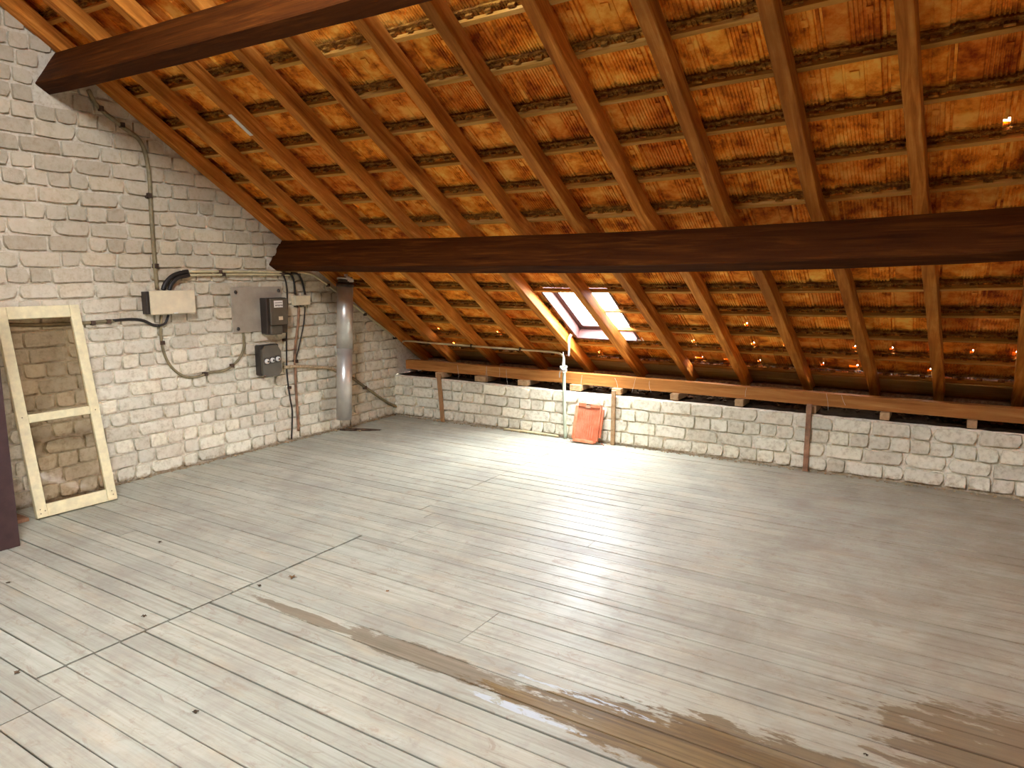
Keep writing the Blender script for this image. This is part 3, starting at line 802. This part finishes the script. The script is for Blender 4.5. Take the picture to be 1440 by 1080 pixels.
# ---------------------------------------------------------------- flue pipe
PB = Vector((0.215, -1.195, 0.155)); PT = Vector((0.215, -1.105, 1.60))
t = empty('flue_pipe', loc=tuple(PB), label='shiny galvanised steel flue pipe standing before the gable near the corner', cat='pipe')
def rel(o, p): return Vector(p) - o.matrix_basis.translation
G().tube([rel(t, PB), rel(t, PB + (PT - PB) * 0.54)], 0.082, 28, smooth=0).build('pipe_section', MAT['steel'], t, True)
G().tube([rel(t, PB + (PT - PB) * 0.535), rel(t, PT)], 0.0845, 28, smooth=0).build('pipe_section', MAT['steel'], t, True)
G().tube([rel(t, PT - (PT - PB) * 0.012), rel(t, PT + (PT - PB) * 0.012)], 0.094, 28, smooth=0).build('clamp_ring', MAT['rust'], t, True)
G().tube([rel(t, PT + Vector((0, 0.001, 0.012))), rel(t, PT + Vector((0.004, 0.006, 0.09)))], lambda q: 0.084 - 0.012 * q, 24, smooth=3).build('rusty_collar', MAT['rust'], t, True)
G().tube([rel(t, PT + Vector((0.0, 0.003, 0.055))), rel(t, PT + Vector((0, 0.006, 0.07)))], 0.088, 28, smooth=0).build('clamp_ring', MAT['steel'], t, True)
fl = G(); r = random.Random(2)
for k in range(7):
    a = PT + Vector((0.03 + 0.014 * k, -0.03 + 0.02 * r.random(), 0.10 - 0.008 * k)); fl.box(*[v for q in range(3) for v in (rel(t, a)[q] - 0.018 * r.uniform(.6, 1.2), rel(t, a)[q] + 0.018 * r.uniform(.6, 1.2))], 0.004)
fl.build('torn_flashing', MAT['bellows'], t)
# dark scrap standing in for the hole in the floor below it
g = G(); a0 = px(470, 604, 2, 0.004); a1 = px(536, 605, 2, 0.004)
nn = 14; V = []
for i in range(nn + 1):
    q = i / nn; c = Vector((0.03 + 0.43 * q, -1.10 + 0.22 * q, 0))
    w0 = 0.10 * math.sin(math.pi * min(1, q * 0.96 + 0.03)) ** 0.7 + 0.01
    lift = 0.012 * math.sin(math.pi * q) + 0.006
    for e, h in ((-1, 0.001), (-0.3, lift), (0.4, lift * 0.7), (1, 0.001)): V.append((c.x + e * w0 * 0.35, c.y + e * w0 * 0.8, h + 0.003))
g.V = V
for i in range(nn):
    for k in range(3): a = i * 4 + k; g.F.append((a, a + 1, a + 5, a + 4))
n0 = len(g.V); g.V += [(v[0], v[1], v[2] - 0.003) for v in V]
for i in range(nn):
    for k in range(3): a = n0 + i * 4 + k; g.F.append((a, a + 4, a + 5, a + 1))
g.build('hole_scrap', MAT['soot'], label='dark curled scrap standing in for the floor hole under the steel pipe', cat='scrap', smooth=True)

# ---------------------------------------------------------------- electrics on the gable
def gx(a, b, x=0.03): return px(a, b, 0, x)
t = empty('junction_box', loc=(0.0, -3.0, 1.475), label='large cream enamelled junction box on the gable', cat='box')
def bx(t, name, mat, x0, x1, y0, y1, z0, z1, b=0.004, **kw):
    o = t.matrix_basis.translation; return G().box(x0 - o.x, x1 - o.x, y0 - o.y, y1 - o.y, z0 - o.z, z1 - o.z, b).build(name, mat, t, **kw)
bx(t, 'back_box', MAT['black'], 0.012, 0.078, -3.235, -2.80, 1.385, 1.572)
bx(t, 'cover', MAT['cream'], 0.078, 0.10, -3.205, -2.795, 1.378, 1.578, 0.006)
bx(t, 'catch', MAT['steel'], 0.10, 0.106, -3.01, -2.97, 1.381, 1.392, 0.002)
t = empty('meter_board', loc=(0.0, -2.1, 1.38), label='square grey metal meter board with four black corner fixings', cat='board')
bx(t, 'plate', MAT['board'], 0.018, 0.034, -2.385, -1.80, 1.165, 1.595, 0.003)
for (y_, z_) in ((-2.335, 1.55), (-1.84, 1.555), (-2.33, 1.205)):
    o = t.matrix_basis.translation; G().lathe((0.034 - o.x, y_ - o.y, z_ - o.z), [(0.0165, -0.002), (0.0165, 0.006), (0.010, 0.012)], 14, 'x').build('fixing_knob', MAT['black'], t, True)
t = empty('electricity_meter', loc=(0.036, -1.94, 1.3), label='black electricity meter with white dial label on the grey board', cat='meter')
bx(t, 'case', MAT['black'], 0.036, 0.135, -2.075, -1.835, 1.14, 1.488, 0.006)
bx(t, 'front', MAT['darkgrey'], 0.135, 0.158, -2.045, -1.835, 1.225, 1.483, 0.006)
bx(t, 'dial_window', MAT['white'], 0.158, 0.162, -2.005, -1.90, 1.395, 1.462, 0.001)
for q in range(5): bx(t, 'dial_figure', MAT['black'], 0.162, 0.1635, -1.99 + q * 0.018, -1.979 + q * 0.018, 1.408 + (q % 2) * 0.004, 1.422, 0)
bx(t, 'dial_figure', MAT['black'], 0.162, 0.1635, -1.995, -1.91, 1.438, 1.443, 0)
bx(t, 'tag', MAT['cream'], 0.158, 0.1615, -1.955, -1.905, 1.272, 1.308, 0.001)
bx(t, 'terminal_cover', MAT['darkgrey'], 0.036, 0.150, -2.045, -1.90, 1.13, 1.222, 0.012)
t = empty('fuse_box', loc=(0.0, -2.03, 0.88), label='black fuse box with three round white fuses under the meter', cat='fuse box')
bx(t, 'case', MAT['black'], 0.012, 0.095, -2.15, -1.915, 0.735, 1.035, 0.012)
g = G(); o_ = t.matrix_basis.translation
ol = [(-0.075, -0.155), (0.075, -0.155), (0.112, -0.12), (0.112, 0.085), (0.07, 0.15), (-0.06, 0.15), (-0.112, 0.11), (-0.112, -0.12)]
for xx in (0.095, 0.122): g.V += [(xx - o_.x, a, b) for a, b in ol]
g.F = [tuple(reversed(range(8))), tuple(range(8, 16))] + [(k, (k + 1) % 8, 8 + (k + 1) % 8, 8 + k) for k in range(8)]
g.build('cover', MAT['darkgrey'], t)
for q in range(3):
    yq = -2.098 + 0.066 * q; z_ = 0.878 + 0.006 * q
    bx(t, 'fuse_slot', MAT['black'], 0.122, 0.126, yq - 0.026, yq + 0.026, z_ - 0.033, z_ + 0.033, 0.002)
    f = G().lathe((0.126 - o_.x, yq - o_.y, z_ - o_.z), [(0.024, -0.002), (0.024, 0.012), (0.014, 0.020)], 16, 'x').build('fuse', MAT['white'], t, True)
    G().lathe((0.146 - o_.x, yq - o_.y, z_ - o_.z), [(0.009, -0.004), (0.009, 0.004)], 12, 'x').build('fuse_cap', MAT['black'], f, True)
t = empty('small_junction_box', loc=(0.0, -1.55, 1.45), label='small cream junction box below two black cable loops', cat='box')
bx(t, 'case', MAT['cream'], 0.012, 0.07, -1.665, -1.46, 1.40, 1.50, 0.006)
bx(t, 'cable_gland', MAT['black'], 0.025, 0.05, -1.65, -1.61, 1.385, 1.40, 0.002); bx(t, 'cable_gland', MAT['black'], 0.025, 0.05, -1.57, -1.53, 1.385, 1.40, 0.002)

def line(name, pts, r, mat, label, cat='conduit', clips=(), x=0.03, group=None, lift=0.0, grp=None):
    P = [gx(a, b, x if len(q) == 0 else q[0]) for a, b, *q in pts]
    t = empty(name, loc=tuple(P[0]), label=label, cat=cat, group=group)
    G().tube([rel(t, p) for p in P], r, 8).build('tube' if cat != 'cable' else 'sheath', mat, t, True)
    for (a, b) in clips:
        p = rel(t, gx(a, b, x)); G().box(p.x - 0.028, p.x + r + 0.006, p.y - 0.017, p.y + 0.017, p.z - 0.009 - r * 0.6, p.z + 0.009 + r * 0.6, 0.002).build('clip', MAT['rust'], t)
    return t
line('conduit', [(124, 126), (138, 150), (172, 178), (198, 200), (209, 240), (212, 290), (216, 350), (221, 407)], 0.017, MAT['conduit'], 'thin conduit dropping from the roof to the cream junction box', clips=[(141, 153), (171, 176), (209, 275), (219, 374)])
line('cable', [(229, 408), (233, 398), (243, 388), (258, 383), (264, 382)], 0.020, MAT['cable'], 'outer black cable bend rising from the cream junction box', 'cable')
line('cable', [(238, 408), (241, 400), (250, 391), (262, 388), (266, 387)], 0.017, MAT['cable'], 'inner black cable bend rising from the cream junction box', 'cable', x=0.05)
line('conduit', [(263, 382), (330, 382), (400, 383), (430, 384), (450, 393), (495, 427), (540, 462), (566, 482)], 0.012, MAT['creamtube'], 'upper cream conduit along the gable and down beside the end rafter', clips=[(309, 382), (398, 384), (461, 401), (513, 442), (556, 475)], x=0.03)
line('conduit', [(266, 387), (330, 386), (380, 386), (412, 387)], 0.009, MAT['creamtube'], 'lower cream conduit above the meter board', clips=[(314, 386), (397, 386)], x=0.045)
line('cable', [(400, 385), (408, 386), (413, 394), (415, 414)], 0.011, MAT['cable'], 'left black cable loop into the small junction box', 'cable', x=0.05)
line('cable', [(409, 384), (419, 386), (425, 396), (429, 414)], 0.011, MAT['cable'], 'right black cable loop into the small junction box', 'cable', x=0.045)
line('conduit', [(227, 443), (226, 462), (228, 487), (238, 512), (256, 528), (275, 530), (296, 524), (318, 520), (336, 505), (343, 487), (342, 468)], 0.012, MAT['conduit'], 'conduit in a wide loop from junction box to meter board', clips=[(228, 482), (289, 526), (326, 514)], x=0.03)
line('conduit', [(2, 456), (60, 457), (120, 454), (160, 451)], 0.014, MAT['conduit'], 'horizontal conduit passing behind the glazed frame', clips=[(130, 454), (152, 452)], x=0.028)
line('cable', [(158, 451), (185, 449), (202, 451), (215, 457), (224, 458)], 0.012, MAT['cable'], 'black cable curving up to the underside of the junction box', 'cable', x=0.03)
line('cable', [(222, 458), (232, 455), (237, 443)], 0.010, MAT['cable'], 'short black cable tail under the cream junction box', 'cable', x=0.04)
line('cable', [(399, 388), (403, 402), (404, 430), (403, 470), (403, 505), (404, 530), (408, 560), (411, 580), (410, 617)], 0.008, MAT['cable'], 'thin dark cable running down right of the meter to the floor', 'cable', clips=[(401, 478), (407, 545)], x=0.026)
line('service_pipe', [(420, 431), (419, 455), (415, 490), (415, 520), (417, 560), (420, 606)], 0.013, MAT['rustpipe'], 'rust-stained service pipe from small junction box to the floor', 'pipe', clips=[(416, 508)], x=0.03)
line('cable', [(429, 431), (427, 455), (421, 485), (416, 505)], 0.006, MAT['cable'], 'thin cable slanting from small junction box to the rusty pipe', 'cable', x=0.035)
line('lagged_pipe', [(399, 517), (420, 515), (445, 516), (465, 518), (474, 522)], lambda q: 0.017 + 0.002 * math.sin(q * 60), MAT['rope'], 'fibre-wrapped pipe running level behind the steel flue', 'pipe', x=0.035)
line('water_pipe', [(495, 531), (520, 549), (545, 566), (558, 572), (562, 574), (566, 583)], 0.016, MAT['conduit'], 'slanting painted pipe meeting the floor in the corner', 'pipe', clips=[(513, 545)], x=0.035)
# cream conduit along the eaves and down the pale green pipe
P = [px(566, 482, 0, 0.03)] + [roof(x, s, -0.018) for x, s in ((0.20, 0.10), (0.7, 0.085), (1.4, 0.075), (2.0, 0.065), (2.2, 0.055))] + [Vector((2.315, -0.10, 0.87)), Vector((2.352, -0.142, 0.80)), Vector((2.358, -0.145, 0.70))]
t = empty('conduit', loc=tuple(P[0]), label='cream conduit along the rafter feet bending down at the pale green pipe', cat='conduit')
G().tube([rel(t, p) for p in P], 0.011, 8).build('tube', MAT['creamtube'], t, True)
for x in (0.51, 1.13, 1.78):
    p = rel(t, roof(x, 0.08, -0.018)); G().box(p.x - 0.008, p.x + 0.008, p.y - 0.017, p.y + 0.017, p.z - 0.015, p.z + 0.02, 0.002).build('clip', MAT['rust'], t)
P = [Vector((2.358, -0.150, 0.745)), Vector((2.362, -0.150, 0.5)), Vector((2.372, -0.152, 0.25)), Vector((2.385, -0.155, 0.003))]
t = empty('water_pipe', loc=tuple(P[-1]), label='pale green upright pipe on the low wall left of the clay tile', cat='pipe')
G().tube([rel(t, p) for p in P], 0.017, 12).build('tube', MAT['greentube'], t, True)
# rag tied round its top, hanging string
t = empty('tied_rag', loc=(2.36, -0.17, 0.75), label='off-white rag knotted round the top of the pale green pipe', cat='rag')
g = G()
pts = [Vector((0.028 * math.cos(a) * (1 + 0.25 * math.sin(3 * a)), -0.005 + 0.03 * math.sin(a), 0.018 * math.sin(2 * a))) for a in [k * 0.5 for k in range(14)]]
g.tube(pts, 0.011, 8).build('knot', MAT['cloth'], t, True)
G().tube([(0.0, -0.02, 0.0), (-0.028, -0.025, -0.05), (-0.034, -0.02, -0.10)], lambda q: 0.009 - 0.004 * q, 6).build('tail', MAT['cloth'], t, True)
G().tube([(0.002, -0.02, 0.01), (0.006, -0.015, 0.09), (-0.004, 0.0, 0.17)], lambda q: 0.012 - 0.007 * q, 6).build('tail', MAT['cloth'], t, True)
G().tube([(0.02, -0.02, 0.0), (0.045, -0.02, -0.015), (0.03, -0.03, -0.045), (0.0, -0.025, -0.03)], 0.008, 6).build('loop', MAT['cloth'], t, True)
# skirting tube
P = [Vector((1.62, -0.150, 0.016)), Vector((2.0, -0.150, 0.018)), Vector((2.25, -0.152, 0.017)), Vector((2.30, -0.155, 0.014))]
t = empty('skirting_pipe', loc=tuple(P[0]), label='short cream pipe lying along the foot of the low wall', cat='pipe')
G().tube([rel(t, p) for p in P], 0.012, 8).build('tube', MAT['creamtube'], t, True)
# white rag strips caught on the rafter left of the skylight
t = empty('hanging_rag', loc=tuple(roof(2.43, 0.25, -0.012)), label='pale rag strip caught on the bright rafter beside the skylight', cat='rag')
o = t.matrix_basis.translation
G().tube([(0.03, 0.02, 0.10), (0.015, 0, 0.05), (0.022, -0.01, -0.03), (0.012, 0.0, -0.12)], lambda q: 0.014 - 0.006 * abs(q - .4), 6).build('strip', MAT['cloth'], t, True)
# white strip on a rafter above the purlin
t_mx = roof_matrix(rx(2, 3.55) + 0.034, 3.55, -0.0045)
G().box(-0.019, 0.019, -0.11, 0.11, 0.0, 0.004, 0.001).build('white_strip', MAT['white'], mat4=t_mx, label='small white strip fixed under a rafter in the upper left', cat='strip')

# ---------------------------------------------------------------- glazed frame leaning on the gable
bot = Vector((0.372, -4.055, 0.0)); topv = Vector((0.045, -4.013, 1.476))
ax = Vector((0.0, 1.0, 0)); ax = Vector((0.019, 0.554, 0)).normalized(); upv = (topv - bot); upv = (upv - ax * upv.dot(ax)).normalized(); nv = ax.cross(upv).normalized()
if nv.x < 0: nv = -nv
mx = Matrix(((ax.x, upv.x, nv.x, bot.x), (ax.y, upv.y, nv.y, bot.y), (ax.z, upv.z, nv.z, bot.z + 0.004), (0, 0, 0, 1)))
t = empty('glazed_frame', mat4=mx, label='cream painted window frame with two panes leaning on the gable', cat='window frame')
W2_, H_, D_ = 0.277, 1.51, 0.034
def fb(name, x0, x1, y0, y1, z0=0.0, z1=D_, mat='creampaint', b=0.003): return G().box(x0, x1, y0, y1, z0, z1, b).build(name, MAT[mat], t)
fb('stile', -W2_, -W2_ + 0.07, 0, H_); fb('stile', W2_ - 0.07, W2_, 0, H_)
fb('bottom_rail', -W2_ + 0.0702, W2_ - 0.0702, 0, 0.09, 0.001, D_ - 0.001); fb('top_rail', -W2_ + 0.0702, W2_ - 0.0702, H_ - 0.09, H_, 0.001, D_ - 0.001)
fb('mid_rail', -W2_ + 0.0702, W2_ - 0.0702, 0.675, 0.735, 0.001, D_ - 0.001)
fb('glass_pane', -W2_ + 0.066, W2_ - 0.066, 0.088, 0.678, 0.012, 0.015, 'dirtyglass', 0); fb('glass_pane', -W2_ + 0.066, W2_ - 0.066, 0.732, H_ - 0.088, 0.012, 0.015, 'dirtyglass', 0)
for (a, b) in ((-0.25, 0.03), (-0.25, 0.06), (-0.22, 0.045), (0.25, 0.04), (0.245, 0.07), (-0.245, 0.72), (0.245, 0.70)):
    G().lathe((a, b, D_), [(0.004, -0.001), (0.004, 0.0012)], 8, 'z').build('nail_head', MAT['rust'], t)
# offcut of dark board lying behind it, and the mauve board standing at the left edge
t = G().box(0.12, 0.36, -4.62, -4.37, 0.002, 0.028, 0.002).build('board_offcut', MAT['rustpipe'], label='rust-brown board offcut on the floor behind the leaning frame', cat='board')
t = empty('standing_panel', loc=(0.79, -4.62, 0.0), label='dark mauve brown painted panel standing at the left edge', cat='panel')
G().box(-0.02, 0.02, -0.80, 0.0, 0.0, 2.02, 0.003).build('leaf', MAT['purple'], t)
G().box(-0.028, -0.0205, -0.79, -0.68, 0.1, 1.95, 0.002).build('batten', MAT['purple'], t)

# ---------------------------------------------------------------- loose clay tile against the low wall
bot = Vector((2.665, -0.262, 0.0)); up_ = Vector((0.02, 0.21, 0.93)).normalized(); a_ = Vector((1, 0.12, 0)).normalized(); a_ = (a_ - up_ * a_.dot(up_)).normalized(); n_ = a_.cross(up_)
mx = Matrix(((a_.x, up_.x, n_.x, bot.x), (a_.y, up_.y, n_.y, bot.y), (a_.z, up_.z, n_.z, 0.012), (0, 0, 0, 1)))
t = empty('roof_tile', mat4=mx, label='single orange clay roof tile leaning against the low wall', cat='roof tile')
g = G(); W_, H_ = 0.145, 0.40
g.box(-W_ + 0.03, W_ - 0.03, 0.01, H_ - 0.02, -0.008, 0.006, 0.002)
g.build('pan', MAT['loose_tile'], t)
g = G(); g.box(-W_, -W_ + 0.012, 0.03, H_ - 0.03, -0.008, 0.020, 0.002); g.box(-W_ + 0.0125, -W_ + 0.03, 0.0, H_ - 0.03, -0.008, 0.012, 0.002); g.build('side_lip', MAT['loose_tile'], t)
g = G(); g.box(W_ - 0.0295, W_ - 0.012, 0.03, H_ - 0.01, -0.008, 0.014, 0.002); g.box(W_ - 0.0115, W_ + 0.012, 0.07, H_ - 0.04, -0.014, 0.002, 0.002); g.build('side_lip', MAT['loose_tile'], t)
g = G(); g.box(-W_ + 0.03, -0.035, H_ - 0.035, H_, 0.0062, 0.018, 0.002); g.box(0.015, W_ - 0.03, H_ - 0.035, H_, 0.0062, 0.018, 0.002); g.build('head_rib', MAT['loose_tile'], t)
G().box(-0.035, 0.015, H_ - 0.045, H_ - 0.02, 0.0062, 0.016, 0.002).build('nib', MAT['rustpipe'], t)
G().box(-W_ + 0.032, W_ - 0.05, 0.0, 0.03, 0.0062, 0.015, 0.002).build('foot_rib', MAT['loose_tile'], t)
g = G()
for q in range(7): g.box(-0.082 + q * 0.024, -0.074 + q * 0.024, 0.05, H_ - 0.06, 0.0062, 0.0095, 0.001)
g.build('rib', MAT['loose_tile'], t)
# broken crumbs beside it
lumps('clay_crumb', MAT['loose_tile'], None, [(2.50, -0.20, 0.008, 0.012), (2.49, -0.235, 0.006, 0.010), (2.83, -0.21, 0.010, 0.014), (2.86, -0.24, 0.007, 0.009)], 9, kind='stuff', label='clay crumbs at the foot of the leaning roof tile', cat='rubble')

# ---------------------------------------------------------------- small debris on the floor
def leaf(a, b, size, label, mat='leaf', seed=0):
    p = px(a, b, 2, 0.003); r = random.Random(seed); V = [(0, 0, 0.006)]; n = 11
    for k in range(n):
        an = 2 * math.pi * k / n; rr_ = size * (r.uniform(0.55, 1.0) if k % 2 else r.uniform(0.3, 0.6)); V.append((rr_ * math.cos(an), rr_ * math.sin(an) * 0.75, r.uniform(0, 0.008)))
    Fc = [(0, 1 + k, 1 + (k + 1) % n) for k in range(n)]
    V += [(v[0], v[1], v[2] - 0.0015) for v in V[:n + 1]]; Fc += [(n + 1, n + 2 + (k + 1) % n, n + 2 + k) for k in range(n)]
    Fc += [(1 + k, n + 2 + k, n + 2 + (k + 1) % n, 1 + (k + 1) % n) for k in range(n)]
    obj('dry_leaf', new_mesh('dry_leaf', V, Fc, MAT[mat]), None, Matrix.Translation((p.x, p.y, 0.0045)), label=label, cat='leaf', group='dry scraps on the floor')
leaf(411, 812, 0.035, 'tan dry leaf on the boards right of the main joint', seed=1)
leaf(365, 824, 0.018, 'small dark scrap beside the main floor joint', 'soot', 2)
leaf(203, 867, 0.022, 'dark brown scrap just left of the main floor joint', 'soot', 3)
leaf(24, 946, 0.022, 'dark scrap near the left edge of the floor', 'soot', 4)
leaf(275, 1002, 0.020, 'dark scrap on the boards in the lower left', 'soot', 5)
leaf(225, 763, 0.024, 'brown scrap on the boards before the leaning frame', 'soot', 6)
leaf(1217, 1062, 0.014, 'small black scrap near the bottom right', 'soot', 7)
leaf(545, 832, 0.018, 'tan scrap in the middle of the floor', 'leaf', 8)
leaf(12, 820, 0.020, 'dark scrap on the floor beside the mauve panel', 'soot', 9)
# cobweb threads hanging from the plate and rafters
g = G(); r = random.Random(21)
for k in range(12):
    x = r.uniform(0.8, 5.0); a = Vector((x, -0.056, 0.69 + r.uniform(-0.02, 0.0))); b = a + Vector((r.uniform(-0.05, 0.05), r.uniform(-0.035, -0.004), -r.uniform(0.08, 0.19)))
    g.tube([a, (a + b) / 2 + Vector((r.uniform(-0.01, 0.01), 0, 0)), b], 0.0011, 4, smooth=3)
g.build('cobweb', MAT['web'], kind='stuff', label='dusty cobweb threads hanging in front of the timber plate', cat='cobweb')
